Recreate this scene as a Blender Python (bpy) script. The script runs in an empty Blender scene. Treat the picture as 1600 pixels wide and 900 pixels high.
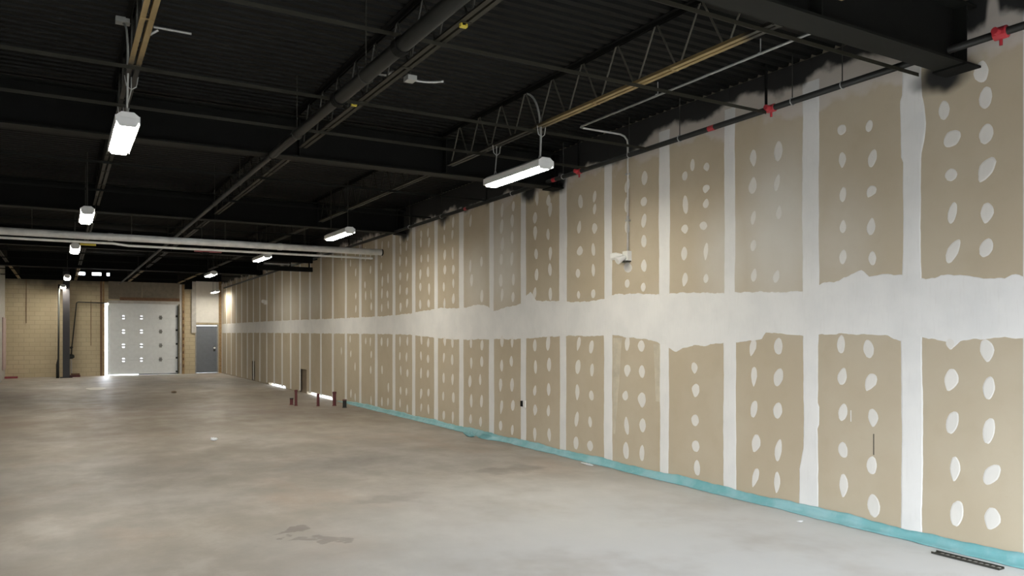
import bpy, math, random
from mathutils import Vector, Matrix
R = random.Random(7)
scene = bpy.context.scene
COL = scene.collection

# ------------------------------------------------------------------ camera, world, daylight, exposure
TH = math.atan(705 / 1200.0)          # the camera looks this far to the right of the room's long axis (+Y)
F_PX, HOR, EYE = 1200.0, 522.0, 2.02
cam = bpy.data.cameras.new('camera')
cam.sensor_width = 36.0
cam.lens = 36.0 * F_PX / 1600.0
cam.shift_y = (HOR - 450.0) / 1600.0
cam.clip_start = 0.05; cam.clip_end = 300
camo = bpy.data.objects.new('camera', cam); COL.objects.link(camo)
camo.location = (0, 0, EYE)
camo.rotation_euler = (math.pi / 2, 0, -TH)
scene.camera = camo

world = bpy.data.worlds.new('world'); scene.world = world; world.use_nodes = True
bg = world.node_tree.nodes['Background']
bg.inputs['Color'].default_value = (0.88, 0.94, 1.0, 1)
# overcast sky (standard overcast distribution: three times brighter overhead than at the horizon)
SKY = 50.0
_t = world.node_tree
_tc = _t.nodes.new('ShaderNodeTexCoord'); _sx = _t.nodes.new('ShaderNodeSeparateXYZ'); _t.links.new(_tc.outputs['Generated'], _sx.inputs[0])
_mx = _t.nodes.new('ShaderNodeMath'); _mx.operation = 'MAXIMUM'; _t.links.new(_sx.outputs['Z'], _mx.inputs[0]); _mx.inputs[1].default_value = 0.0
_ma = _t.nodes.new('ShaderNodeMath'); _ma.operation = 'MULTIPLY_ADD'; _t.links.new(_mx.outputs[0], _ma.inputs[0])
_ma.inputs[1].default_value = SKY * 2 / 3; _ma.inputs[2].default_value = SKY / 3
_t.links.new(_ma.outputs[0], bg.inputs['Strength'])

vs = scene.view_settings
vs.view_transform = 'Standard'; vs.look = 'None'; vs.gamma = 1.0; vs.use_curve_mapping = False
vs.exposure = 0.0
LAMP_STRENGTH = 92.0

# ------------------------------------------------------------------ measures of the room (metres)
XW = 7.2            # right (drywall) wall face
YB = 42.1           # back wall face
YF = -1.8           # storefront
XL = -2.2           # left wall of the long part
WX0 = -4.0         # left end of the storefront glass
XN = -9.0           # left wall of the wide front part
YN = 14.0           # where the wide front part ends
DECK = 5.105        # underside of the roof deck
CHORD = 4.555        # underside of the joists
s_, c_ = math.sin(TH), math.cos(TH)

def at(u, v, X=None, Y=None, Z=None):
    """photo pixel -> point of the room on a plane X=, Y= or Z="""
    r = (u - 800) / F_PX; q = (HOR - v) / F_PX
    d = Vector((s_ + r * c_, c_ - r * s_, q))
    if X is not None: t = X / d.x
    elif Y is not None: t = Y / d.y
    else: t = (Z - EYE) / d.z
    return Vector((d.x * t, d.y * t, EYE + d.z * t))

# portal that guides the sky light through the storefront opening
pl = bpy.data.lights.new('storefront_portal', 'AREA'); pl.shape = 'RECTANGLE'
pl.size = 10.85; pl.size_y = 2.95
plo = bpy.data.objects.new('storefront_portal', pl); COL.objects.link(plo)
plo.location = (1.425, YF - 0.05, 1.625); plo.rotation_euler = (math.pi / 2, 0, 0)
pl.cycles.is_portal = True
# an area light emits along its -Z; rotated +90 deg about X this is +Y, into the room

# ------------------------------------------------------------------ materials
def nt(name):
    m = bpy.data.materials.new(name); m.use_nodes = True
    t = m.node_tree; b = t.nodes['Principled BSDF']
    return m, t, b
def node(t, kind, **kw):
    n = t.nodes.new(kind)
    for k, v in kw.items(): setattr(n, k, v)
    return n
def mth(t, op, a, b=None, c=None, clamp=False):
    n = node(t, 'ShaderNodeMath', operation=op, use_clamp=clamp)
    for i, x in enumerate((a, b, c)):
        if x is None: continue
        if isinstance(x, (int, float)): n.inputs[i].default_value = x
        else: t.links.new(x, n.inputs[i])
    return n.outputs[0]
def maprange(t, x, a, b, lo=0.0, hi=1.0, smooth=True):
    n = node(t, 'ShaderNodeMapRange'); n.interpolation_type = 'SMOOTHSTEP' if smooth else 'LINEAR'
    t.links.new(x, n.inputs['Value'])
    n.inputs['From Min'].default_value = a; n.inputs['From Max'].default_value = b
    n.inputs['To Min'].default_value = lo; n.inputs['To Max'].default_value = hi
    return n.outputs[0]
def mix(t, fac, a, b, mode='MIX'):
    n = node(t, 'ShaderNodeMix', data_type='RGBA', blend_type=mode)
    for sock, x in ((n.inputs[0], fac), (n.inputs[6], a), (n.inputs[7], b)):
        if isinstance(x, (int, float)): sock.default_value = x
        elif isinstance(x, tuple): sock.default_value = (*x[:3], 1)
        else: t.links.new(x, sock)
    return n.outputs[2]
def position(t):
    return node(t, 'ShaderNodeNewGeometry').outputs['Position']
def noise(t, vec, scale, detail=4, rough=0.55, scl=None):
    n = node(t, 'ShaderNodeTexNoise'); n.inputs['Scale'].default_value = scale
    n.inputs['Detail'].default_value = detail; n.inputs['Roughness'].default_value = rough
    if scl:
        mp = node(t, 'ShaderNodeMapping'); mp.inputs['Scale'].default_value = scl
        t.links.new(vec, mp.inputs[0]); vec = mp.outputs[0]
    t.links.new(vec, n.inputs['Vector'])
    return n.outputs['Fac']
def bump(t, b, h, strength=0.2, dist=0.01):
    n = node(t, 'ShaderNodeBump'); n.inputs['Strength'].default_value = strength
    n.inputs['Distance'].default_value = dist
    t.links.new(h, n.inputs['Height']); t.links.new(n.outputs[0], b.inputs['Normal'])
def near_mask(t, pos, centre, scale, r0, r1):
    """1 inside r0, 0 outside r1, in stretched space"""
    sub = node(t, 'ShaderNodeVectorMath', operation='SUBTRACT'); t.links.new(pos, sub.inputs[0]); sub.inputs[1].default_value = centre
    mul = node(t, 'ShaderNodeVectorMath', operation='MULTIPLY'); t.links.new(sub.outputs[0], mul.inputs[0]); mul.inputs[1].default_value = scale
    ln = node(t, 'ShaderNodeVectorMath', operation='LENGTH'); t.links.new(mul.outputs[0], ln.inputs[0])
    return maprange(t, ln.outputs['Value'], r0, r1, 1.0, 0.0)

M = {}
def simple(name, col, rough=0.6, metal=0.0, var=0.12, scale=6.0, spec=0.5):
    m, t, b = nt(name)
    n = noise(t, position(t), scale)
    f = maprange(t, n, 0.3, 0.7, 1 - var, 1 + var, smooth=False)
    cc = mix(t, 1.0, col, (1, 1, 1), 'MULTIPLY')
    vm = node(t, 'ShaderNodeVectorMath', operation='SCALE'); vm.inputs[0].default_value = col
    t.links.new(f, vm.inputs['Scale']); t.links.new(vm.outputs[0], b.inputs['Base Color'])
    b.inputs['Roughness'].default_value = rough; b.inputs['Metallic'].default_value = metal
    b.inputs['Specular IOR Level'].default_value = spec
    M[name] = m
    return m
simple('black_paint', (0.007, 0.007, 0.0062), 0.75, spec=0.1)
simple('deck_paint', (0.0075, 0.0076, 0.0068), 0.6, spec=0.12)
simple('dark_steel', (0.009, 0.0095, 0.008), 0.6, spec=0.12)
simple('pipe_dark', (0.017, 0.017, 0.0145), 0.5, spec=0.2)
simple('rod_dark', (0.04, 0.039, 0.032), 0.5, spec=0.3)
simple('web_grey', (0.085, 0.08, 0.062), 0.5)
simple('silver', (0.82, 0.815, 0.79), 0.35, metal=0.1)
simple('chrome', (0.9, 0.9, 0.9), 0.22, metal=1.0, var=0.02)
simple('galvanised', (0.42, 0.42, 0.40), 0.45, metal=0.3)
simple('conduit', (0.30, 0.30, 0.28), 0.45, metal=0.25)
simple('white_metal', (0.72, 0.72, 0.70), 0.45, var=0.03)
simple('white_plastic', (0.75, 0.74, 0.70), 0.4, var=0.03)
simple('red_paint', (0.42, 0.03, 0.04), 0.45)
simple('maroon', (0.30, 0.05, 0.06), 0.55)
simple('yellow', (0.55, 0.44, 0.05), 0.5)
simple('red_pipe', (0.11, 0.022, 0.022), 0.6)
simple('black_pipe', (0.012, 0.014, 0.010), 0.6)
simple('red_cap', (0.17, 0.07, 0.06), 0.6)
simple('door_white', (0.82, 0.845, 0.85), 0.5, var=0.04)
simple('door_grey', (0.16, 0.175, 0.20), 0.5, var=0.06)
simple('frame_grey', (0.30, 0.29, 0.27), 0.5)
simple('column_paint', (0.022, 0.019, 0.021), 0.5)
simple('wood_brown', (0.17, 0.09, 0.045), 0.7, var=0.3, scale=20)
simple('wood_stud', (0.36, 0.23, 0.11), 0.7, var=0.25, scale=14)
simple('panel_tan', (0.21, 0.18, 0.135), 0.75)
simple('paint_white', (0.74, 0.71, 0.66), 0.7, var=0.04)
simple('opening_brown', (0.17, 0.13, 0.085), 0.8)
simple('grime_white', (0.52, 0.50, 0.47), 0.7)
simple('pinkish', (0.50, 0.38, 0.36), 0.7)
simple('asphalt', (0.06, 0.06, 0.058), 0.9)
simple('debris_tan', (0.24, 0.18, 0.12), 0.9, var=0.4, scale=60)
simple('scrap_white', (0.82, 0.83, 0.84), 0.5, var=0.04)

def lens_material():
    m, t, b = nt('lamp_lens')
    b.inputs['Base Color'].default_value = (0.85, 0.85, 0.82, 1)
    b.inputs['Emission Color'].default_value = (1.0, 0.945, 0.82, 1)
    b.inputs['Emission Strength'].default_value = LAMP_STRENGTH
    M['lens'] = m
lens_material()

def glass_material():
    m = bpy.data.materials.new('storefront_glass'); m.use_nodes = True; t = m.node_tree
    t.nodes.remove(t.nodes['Principled BSDF'])
    tr = node(t, 'ShaderNodeBsdfTransparent'); gl = node(t, 'ShaderNodeBsdfGlossy'); mx = node(t, 'ShaderNodeMixShader')
    gl.inputs['Roughness'].default_value = 0.02; mx.inputs[0].default_value = 0.07
    tr.inputs[0].default_value = (0.95, 0.95, 0.95, 1)
    t.links.new(tr.outputs[0], mx.inputs[1]); t.links.new(gl.outputs[0], mx.inputs[2])
    t.links.new(mx.outputs[0], t.nodes['Material Output'].inputs[0])
    M['glass'] = m
glass_material()

def overspray(t, pos, col):
    """black ceiling paint that was sprayed over the top of the wall, with soft ragged edge"""
    sx = node(t, 'ShaderNodeSeparateXYZ'); t.links.new(pos, sx.inputs[0])
    y, z = sx.outputs['Y'], sx.outputs['Z']
    thr = maprange(t, y, 7.6, 9.4, 4.855, 4.635)
    n1 = noise(t, pos, 1.4, 3); n2 = noise(t, pos, 6.0, 3)
    w = mth(t, 'ADD', mth(t, 'MULTIPLY', mth(t, 'SUBTRACT', n1, 0.5), 0.55), mth(t, 'MULTIPLY', mth(t, 'SUBTRACT', n2, 0.5), 0.12))
    d = mth(t, 'ADD', mth(t, 'SUBTRACT', z, thr), w)
    spray = maprange(t, d, -0.06, 0.06)
    # the clouds of spray round the beam ends
    jit = node(t, 'ShaderNodeVectorMath', operation='ADD'); t.links.new(pos, jit.inputs[0])
    nn = node(t, 'ShaderNodeTexNoise'); nn.inputs['Scale'].default_value = 3.0; t.links.new(pos, nn.inputs['Vector'])
    sc = node(t, 'ShaderNodeVectorMath', operation='MULTIPLY_ADD'); t.links.new(nn.outputs['Color'], sc.inputs[0])
    sc.inputs[1].default_value = (0, 0.25, 0.25); sc.inputs[2].default_value = (0, -0.125, -0.125)
    t.links.new(sc.outputs[0], jit.inputs[1])
    for cy, cz, r0, r1 in ((4.22, 4.475, 0.10, 0.27), (10.72, 4.525, 0.12, 0.28), (11.65, 4.555, 0.1, 0.3), (17.4, 4.555, 0.2, 0.4), (15.2, 4.555, .05, .3)):
        k = near_mask(t, jit.outputs[0], (XW, cy, cz), (0, 0.8, 1.3), r0, r1)
        spray = mth(t, 'MAXIMUM', spray, k)
    # paint that never reached the strip beside the near beam
    keep = near_mask(t, pos, (XW, 3.75, 4.715), (0, 6.5, 1.0), 0.28, 0.5)
    spray = mth(t, 'MULTIPLY', spray, mth(t, 'SUBTRACT', 1.0, mth(t, 'MULTIPLY', keep, 0.9)))
    return mix(t, spray, col, (0.014, 0.014, 0.013))

def sheet_material():
    m, t, b = nt('drywall_paper')
    pos = position(t)
    sx = node(t, 'ShaderNodeSeparateXYZ'); t.links.new(pos, sx.inputs[0])
    n = noise(t, pos, 0.9, 3); n2 = noise(t, pos, 5.0, 4)
    col = mix(t, maprange(t, n, 0.35, 0.65), (0.47, 0.395, 0.285), (0.50, 0.43, 0.32))
    col = mix(t, maprange(t, n2, 0.45, 0.8, 0, 0.25), col, (0.42, 0.34, 0.23))
    # thin skim of compound wiped over some places; nearest patches also hold a painted glow
    sk = None
    jn = noise(t, pos, 3.5, 3)
    for cy, cz, sy, sz, amt in ((6.15, 3.25, 0.85, 0.55, 0.85), (6.95, 3.05, 1.0, 0.8, 0.6), (5.3, 3.05, 1.3, 0.8, 0.35), (12.6, 3.4, 0.75, 0.5, 0.8), (13.7, 3.15, 0.9, 0.7, 0.6), (25.5, 3.2, 0.28, 0.7, 0.4), (29.0, 3.1, 0.25, 0.6, 0.45)):
        k = near_mask(t, pos, (XW, cy, cz), (0, sy, sz), 0.1, 0.75)
        k = mth(t, 'MULTIPLY', k, mth(t, 'ADD', amt, mth(t, 'MULTIPLY', mth(t, 'SUBTRACT', jn, 0.5), 0.4)))
        sk = k if sk is None else mth(t, 'MAXIMUM', sk, k)
    col = mix(t, sk, col, (0.66, 0.63, 0.57))
    # primer brushed along the head of the wall
    pn = noise(t, pos, 1.1, 4, 0.6)
    pz = mth(t, 'ADD', sx.outputs['Z'], mth(t, 'MULTIPLY', mth(t, 'SUBTRACT', pn, 0.5), 1.3))
    col = mix(t, maprange(t, pz, 4.475, 4.605, 0, 0.75), col, (0.58, 0.53, 0.49))
    col = overspray(t, pos, col)
    t.links.new(col, b.inputs['Base Color']); b.inputs['Roughness'].default_value = 0.85
    bump(t, b, noise(t, pos, 160, 2), 0.08, 0.002)
    M['sheet'] = m
sheet_material()

def compound_material(name, c1, c2):
    m, t, b = nt(name)
    pos = position(t)
    n = noise(t, pos, 2.2, 4); n2 = noise(t, pos, 14, 3, scl=(1, 3, .4))
    col = mix(t, maprange(t, n, 0.35, 0.7), c1, c2)
    col = mix(t, maprange(t, n2, 0.5, 0.8, 0, 0.15), col, (0.58, 0.55, 0.50))
    col = overspray(t, pos, col)
    t.links.new(col, b.inputs['Base Color']); b.inputs['Roughness'].default_value = 0.7
    bump(t, b, n2, 0.12, 0.003)
    M[name] = m
compound_material('compound', (0.78, 0.765, 0.74), (0.72, 0.71, 0.69))
compound_material('compound_dab', (0.74, 0.71, 0.66), (0.68, 0.655, 0.61))

def floor_material():
    m, t, b = nt('concrete_floor')
    pos = position(t)
    a = noise(t, pos, 0.28, 5, 0.6); c = noise(t, pos, 1.3, 6, 0.62, scl=(1.0, 0.7, 1)); d = noise(t, pos, 9, 5, 0.65)
    e = noise(t, pos, 0.55, 4, 0.6, scl=(1, .6, 1))
    col = mix(t, maprange(t, a, 0.36, 0.64), (0.365, 0.322, 0.27), (0.45, 0.42, 0.388))
    col = mix(t, maprange(t, c, 0.42, 0.68, 0, 0.55), col, (0.315, 0.29, 0.258))
    col = mix(t, maprange(t, c, 0.48, 0.28, 0, 0.55), col, (0.53, 0.49, 0.445))
    col = mix(t, maprange(t, e, 0.52, 0.7, 0, 0.55), col, (0.43, 0.335, 0.265))
    col = mix(t, maprange(t, d, 0.55, 0.75, 0, 0.22), col, (0.25, 0.22, 0.195))
    # floor paler and greyer towards the right front, broken up by noise
    dn = noise(t, pos, 0.7, 4, 0.6)
    pale_mask = mth(t, 'MULTIPLY', near_mask(t, pos, (5.2, 3.6, 0), (0.26, 0.19, 0), 0.3, 1.4), maprange(t, dn, 0.30, 0.58, 0.55, 1.0))
    col = mix(t, pale_mask, col, (0.70, 0.705, 0.71))
    # dim floor between daylight and lamp pools, painted darker and browner
    dim_mask = mth(t, 'MULTIPLY', near_mask(t, pos, (3.5, 23.0, 0), (0.10, 0.085, 0), 0.35, 1.15), maprange(t, dn, 0.30, 0.62, 0.9, 0.55))
    col = mix(t, dim_mask, col, (0.24, 0.195, 0.145))
    # dried-up stains; the last three paint in the dim far floor
    nz = node(t, 'ShaderNodeTexNoise'); nz.inputs['Scale'].default_value = 2.4; nz.inputs['Detail'].default_value = 5
    t.links.new(pos, nz.inputs['Vector'])
    mad = node(t, 'ShaderNodeVectorMath', operation='MULTIPLY_ADD'); t.links.new(nz.outputs['Color'], mad.inputs[0])
    mad.inputs[1].default_value = (1.1, 1.1, 0); mad.inputs[2].default_value = (-0.55, -0.55, 0)
    jit = node(t, 'ShaderNodeVectorMath', operation='ADD'); t.links.new(pos, jit.inputs[0]); t.links.new(mad.outputs[0], jit.inputs[1])
    for (u, v), sc, r0, r1, amt in (((452, 832), (3.4, 6.5, 1), .75, .95, .5), ((505, 842), (4.5, 7, 1), .6, .9, .45), ((790, 735), (1.3, 2.2, 1), .5, 1.0, .4), ((610, 780), (1.4, 2.6, 1), .3, 1.0, .3),
                                    ((560, 722), (.8, 1.2, 1), .3, 1.1, .3), ((20, 615), (.5, .25, 1), .3, 1.1, .55), ((470, 640), (.45, .35, 1), .4, 1.2, .35), ((280, 640), (.4, .4, 1), .3, 1.2, .3)):
        p = at(u, v, Z=0)
        k = near_mask(t, jit.outputs[0], p, sc, r0, r1)
        col = mix(t, mth(t, 'MULTIPLY', k, amt), col, (0.15, 0.12, 0.105))
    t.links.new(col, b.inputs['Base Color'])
    t.links.new(maprange(t, c, 0.3, 0.7, 0.42, 0.62), b.inputs['Roughness'])
    b.inputs['Specular IOR Level'].default_value = 0.45
    bump(t, b, d, 0.12, 0.004)
    M['floor'] = m
floor_material()

def block_material():
    m, t, b = nt('block_wall')
    pos = position(t)
    sx = node(t, 'ShaderNodeSeparateXYZ'); t.links.new(pos, sx.inputs[0])
    cb = node(t, 'ShaderNodeCombineXYZ'); t.links.new(sx.outputs['X'], cb.inputs[0]); t.links.new(sx.outputs['Z'], cb.inputs[1])
    br = node(t, 'ShaderNodeTexBrick'); t.links.new(cb.outputs[0], br.inputs['Vector'])
    br.inputs['Scale'].default_value = 1.0; br.inputs['Brick Width'].default_value = 0.42; br.inputs['Row Height'].default_value = 0.205
    br.inputs['Mortar Size'].default_value = 0.012
    br.inputs['Color1'].default_value = (0.60, 0.51, 0.345, 1); br.inputs['Color2'].default_value = (0.56, 0.475, 0.315, 1)
    br.inputs['Mortar'].default_value = (0.45, 0.375, 0.25, 1)
    n = noise(t, pos, 1.0, 4)
    col = mix(t, maprange(t, n, 0.35, 0.7, 0, 0.35), br.outputs['Color'], (0.46, 0.37, 0.235))
    on = noise(t, pos, 0.9, 3)                                       # lamp cutoff shade at the wall head, painted into the block colour
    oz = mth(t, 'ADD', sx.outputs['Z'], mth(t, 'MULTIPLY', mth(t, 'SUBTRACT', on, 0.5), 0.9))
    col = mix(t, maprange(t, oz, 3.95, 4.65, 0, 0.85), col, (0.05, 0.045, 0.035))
    t.links.new(col, b.inputs['Base Color']); b.inputs['Roughness'].default_value = 0.85
    bump(t, b, br.outputs['Fac'], -0.3, 0.01)
    M['block'] = m
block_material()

def teal_material():
    m, t, b = nt('teal_sheet')
    pos = position(t)
    n = noise(t, pos, 3.0, 4); n2 = noise(t, pos, 12, 3)
    col = mix(t, maprange(t, n, 0.35, 0.65), (0.16, 0.40, 0.42), (0.26, 0.48, 0.51))
    col = mix(t, maprange(t, n2, 0.55, 0.8, 0, 0.5), col, (0.30, 0.50, 0.50))
    t.links.new(col, b.inputs['Base Color']); b.inputs['Roughness'].default_value = 0.38
    bump(t, b, n2, 0.4, 0.01)
    M['teal'] = m
teal_material()

def chord_material(name, y0, y1, y2, y3):
    """shop-primed tan steel where the black spray missed it"""
    m, t, b = nt(name)
    pos = position(t)
    sx = node(t, 'ShaderNodeSeparateXYZ'); t.links.new(pos, sx.inputs[0])
    n = noise(t, pos, 3.0, 4)
    y = mth(t, 'ADD', sx.outputs['Y'], mth(t, 'MULTIPLY', mth(t, 'SUBTRACT', n, 0.5), 0.8))
    k = mth(t, 'MULTIPLY', maprange(t, y, y0, y1), maprange(t, y, y2, y3, 1, 0))
    col = mix(t, k, (0.022, 0.020, 0.015), mix(t, maprange(t, n, 0.3, 0.7), (0.22, 0.15, 0.06), (0.28, 0.20, 0.085)))
    t.links.new(col, b.inputs['Base Color']); b.inputs['Roughness'].default_value = 0.6
    M[name] = m
chord_material('chord_right', 4.5, 4.9, 7.3, 8.3)
chord_material('chord_left', 3.5, 4.0, 7.6, 8.1)
chord_material('chord_near', -5, -4.5, 3.4, 4.2)
chord_material('chord_far', 30.5, 33, 41, 42)
simple('chord_mid', (0.024, 0.022, 0.015), 0.55, spec=0.25)
simple('web_dark', (0.022, 0.021, 0.017), 0.6, spec=0.2)

# ------------------------------------------------------------------ mesh helpers
class MB:
    def __init__(self): self.v = []; self.f = []
    def box(self, a, b):
        x0, y0, z0 = (min(p, q) for p, q in zip(a, b)); x1, y1, z1 = (max(p, q) for p, q in zip(a, b))
        i = len(self.v)
        self.v += [(x0,y0,z0),(x1,y0,z0),(x1,y1,z0),(x0,y1,z0),(x0,y0,z1),(x1,y0,z1),(x1,y1,z1),(x0,y1,z1)]
        self.f += [tuple(i + k for k in q) for q in ((0,3,2,1),(4,5,6,7),(0,1,5,4),(1,2,6,5),(2,3,7,6),(3,0,4,7))]
        return self
    def prism(self, poly, axis, a, b):
        """polygon (2D) extruded along an axis; poly coordinates are the two other axes in order"""
        n = len(poly); i = len(self.v)
        def put(p, w):
            return {0: (w, p[0], p[1]), 1: (p[0], w, p[1]), 2: (p[0], p[1], w)}[axis]
        self.v += [put(p, a) for p in poly] + [put(p, b) for p in poly]
        self.f += [tuple(range(i, i + n))[::-1], tuple(range(i + n, i + 2 * n))]
        self.f += [(i + k, i + (k + 1) % n, i + n + (k + 1) % n, i + n + k) for k in range(n)]
        return self
    def tube(self, pts, r, n=8, cap=True):
        pts = [Vector(p) for p in pts]; rr = r if isinstance(r, (list, tuple)) else [r] * len(pts)
        i = len(self.v); up = None
        for k, p in enumerate(pts):
            d = (pts[min(k + 1, len(pts) - 1)] - pts[max(k - 1, 0)]).normalized()
            if up is None:
                up = Vector((0, 0, 1)) if abs(d.z) < 0.9 else Vector((1, 0, 0))
            a = d.cross(up).normalized(); bq = a.cross(d).normalized(); up = bq
            for q in range(n):
                g = 2 * math.pi * q / n
                self.v.append(tuple(p + (a * math.cos(g) + bq * math.sin(g)) * rr[k]))
        for k in range(len(pts) - 1):
            for q in range(n):
                q2 = (q + 1) % n
                self.f.append((i + k*n + q, i + k*n + q2, i + (k+1)*n + q2, i + (k+1)*n + q))
        if cap:
            self.f.append(tuple(i + q for q in range(n))[::-1])
            self.f.append(tuple(i + (len(pts)-1)*n + q for q in range(n)))
        return self
    def lathe(self, base, prof, n=14):
        base = Vector(base); i = len(self.v)
        for r, h in prof:
            for q in range(n):
                g = 2 * math.pi * q / n
                self.v.append((base.x + r * math.cos(g), base.y + r * math.sin(g), base.z + h))
        for k in range(len(prof) - 1):
            for q in range(n):
                q2 = (q + 1) % n
                self.f.append((i + k*n + q, i + k*n + q2, i + (k+1)*n + q2, i + (k+1)*n + q))
        self.f.append(tuple(i + q for q in range(n))[::-1])
        self.f.append(tuple(i + (len(prof)-1)*n + q for q in range(n)))
        return self
    def mesh(self, name, mat, smooth=False):
        me = bpy.data.meshes.new(name); me.from_pydata(self.v, [], self.f); me.update()
        me.materials.append(M[mat])
        if smooth: me.shade_smooth()
        return me
    def build(self, name, mat, parent=None, smooth=False, origin=None):
        if origin is not None:
            o = Vector(origin); self.v = [tuple(Vector(p) - o) for p in self.v]
        return link(name, self.mesh(name, mat, smooth), parent, origin)
def link(name, me, parent=None, loc=None):
    o = bpy.data.objects.new(name, me); COL.objects.link(o)
    if loc is not None: o.location = loc
    if parent is not None:
        o.parent = parent
        if loc is not None: o.location = Vector(loc) - world_loc(parent)
        else: o.location = -world_loc(parent)
    return o
def world_loc(o):
    p = Vector(o.location)
    while o.parent is not None:
        o = o.parent; p += o.location
    return p
def empty(name, loc, label=None, cat=None, group=None):
    o = bpy.data.objects.new(name, None); COL.objects.link(o); o.location = loc; o.empty_display_size = 0.1
    if label: tag(o, label, cat, group)
    return o
def tag(o, label=None, cat=None, group=None, kind=None):
    if label: o['label'] = label
    if cat: o['category'] = cat
    if group: o['group'] = group
    if kind: o['kind'] = kind
    return o
def structure(name, mb, mat, label=None):
    o = mb.build(name, mat); o['kind'] = 'structure'
    if label: o['label'] = label
    return o

# ------------------------------------------------------------------ floor, ground, ceiling
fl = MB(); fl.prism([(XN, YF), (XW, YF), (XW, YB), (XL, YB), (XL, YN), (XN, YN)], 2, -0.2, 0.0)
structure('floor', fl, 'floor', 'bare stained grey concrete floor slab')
structure('ground', MB().box((-60, -60, -0.45), (70, 110, -0.22)), 'asphalt', 'grey asphalt outside the building')
ce = MB().box((XN, YF, DECK + 0.05), (XW + .2, YN, DECK + 0.25)).box((XL - .2, YN, DECK + 0.05), (XW + .2, YB + .3, DECK + 0.25))
ceiling = structure('ceiling', ce, 'black_paint', 'black painted underside of the roof')
def deck_mesh(x0, x1):
    mb = MB(); P = 0.152; zl, zh = DECK, DECK + 0.045
    for k in range(6):
        y = k * P; i = len(mb.v)
        prof = [(y, zh), (y + .040, zh), (y + .058, zl), (y + .134, zl), (y + P, zh)]
        for x in (x0, x1): mb.v += [(x, a, b) for a, b in prof]
        for q in range(4): mb.f.append((i + q, i + q + 1, i + 5 + q + 1, i + 5 + q))
    # flat lap at the edge of the sheet gives it a lip and thickness
    mb.box((x0, 6 * P - .012, zh - .004), (x1, 6 * P, zh + .003))
    return mb.mesh('deck_panel', 'deck_paint')
DP = 0.912
dm_wide, dm_slim = deck_mesh(XN, XW + .02), deck_mesh(XL - .02, XW + .02)
y = YF
while y < YB - 0.05:
    link('deck_panel', dm_wide if y < YN - DP else dm_slim, ceiling, (0, y, 0))
    y += DP

# ------------------------------------------------------------------ right wall: backing, sheets, compound
SEAMS = [3.41, 4.51, 5.69, 6.89, 8.095, 9.36, 10.58, 11.85, 13.04, 14.34]
while SEAMS[-1] < YB - 1.3: SEAMS.append(SEAMS[-1] + 1.253)
EDGE = [YF + .01, .1, 1.3, 2.4] + SEAMS + [YB - .005]
JOINT = 2.275                                   # height of the level joint
gaps = [(at(446, 607, X=XW).y, at(420, 603, X=XW).y), (at(521, 624, X=XW).y, at(480, 615, X=XW).y)]   # daylight slits at the foot of the wall
gaps = [(min(g), max(g)) for g in gaps]
GAPZ = 0.085
opens = []
for (u0, u1, v0) in ((468, 479, 577), (393.5, 398.5, 564)):
    ya, yb = sorted((at(u0, 600, X=XW).y, at(u1, 600, X=XW).y)); zt = at((u0 + u1) / 2, v0, X=XW).z
    opens.append((ya, yb, zt))
wr = MB()
cuts = sorted([YF] + [q for g in gaps for q in g] + [q for o in opens for q in o[:2]] + [YB + .3])
for a, b in zip(cuts[:-1], cuts[1:]):
    mid = (a + b) / 2; z0 = -0.2
    for g in gaps:
        if g[0] < mid < g[1]: z0 = GAPZ
    for o in opens:
        if o[0] < mid < o[1]: z0 = o[2]
    wr.box((XW + .02, a, z0), (XW + .16, b, DECK + .04))
wall = structure('wall_right', wr, 'panel_tan', 'long unpainted drywall wall with white taped joints')
sheets = {}
for k, (a, b) in enumerate(zip(EDGE[:-1], EDGE[1:])):
    for row, (z0, z1) in enumerate(((0.012, JOINT - .002), (JOINT + .002, DECK - .012))):
        mb = MB(); segs = [(a + .0015, b - .0015, z0)]
        if row == 0:
            pts = sorted({a + .0015, b - .0015} | {q for g in gaps + [o[:2] for o in opens] for q in g if a < q < b})
            segs = []
            for p, q in zip(pts[:-1], pts[1:]):
                zz = z0
                for g in gaps:
                    if g[0] < (p + q) / 2 < g[1]: zz = GAPZ
                for o in opens:
                    if o[0] < (p + q) / 2 < o[1]: zz = o[2]
                segs.append((p, q, zz))
        for p, q, zz in segs: mb.box((XW, p, zz), (XW + .0195, q, z1))
        sheets[(k, row)] = mb.build('drywall_sheet', 'sheet', wall, origin=(XW, (a + b) / 2, z0))

def ragged(y0, y1, step, seed):
    return [y0 + (y1 - y0) * i / max(1, round((y1 - y0) / step)) for i in range(max(1, round((y1 - y0) / step)) + 1)]
def smooth_noise(seed):
    rr = random.Random(seed); ph = [(rr.uniform(.5, 1), rr.uniform(0, 6.28), f * rr.uniform(.8, 1.25)) for f in (1.1, 2.7, 6.1, 13.0)]
    return lambda q: sum(a * math.sin(f * q * 2 + p) / (i + 1) for i, (a, p, f) in enumerate(ph)) / 1.6
def interp(tab, q):
    if q <= tab[0][0]: return tab[0][1]
    for (a, b), (c, d) in zip(tab[:-1], tab[1:]):
        if q <= c: return b + (d - b) * (q - a) / (c - a)
    return tab[-1][1]
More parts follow.
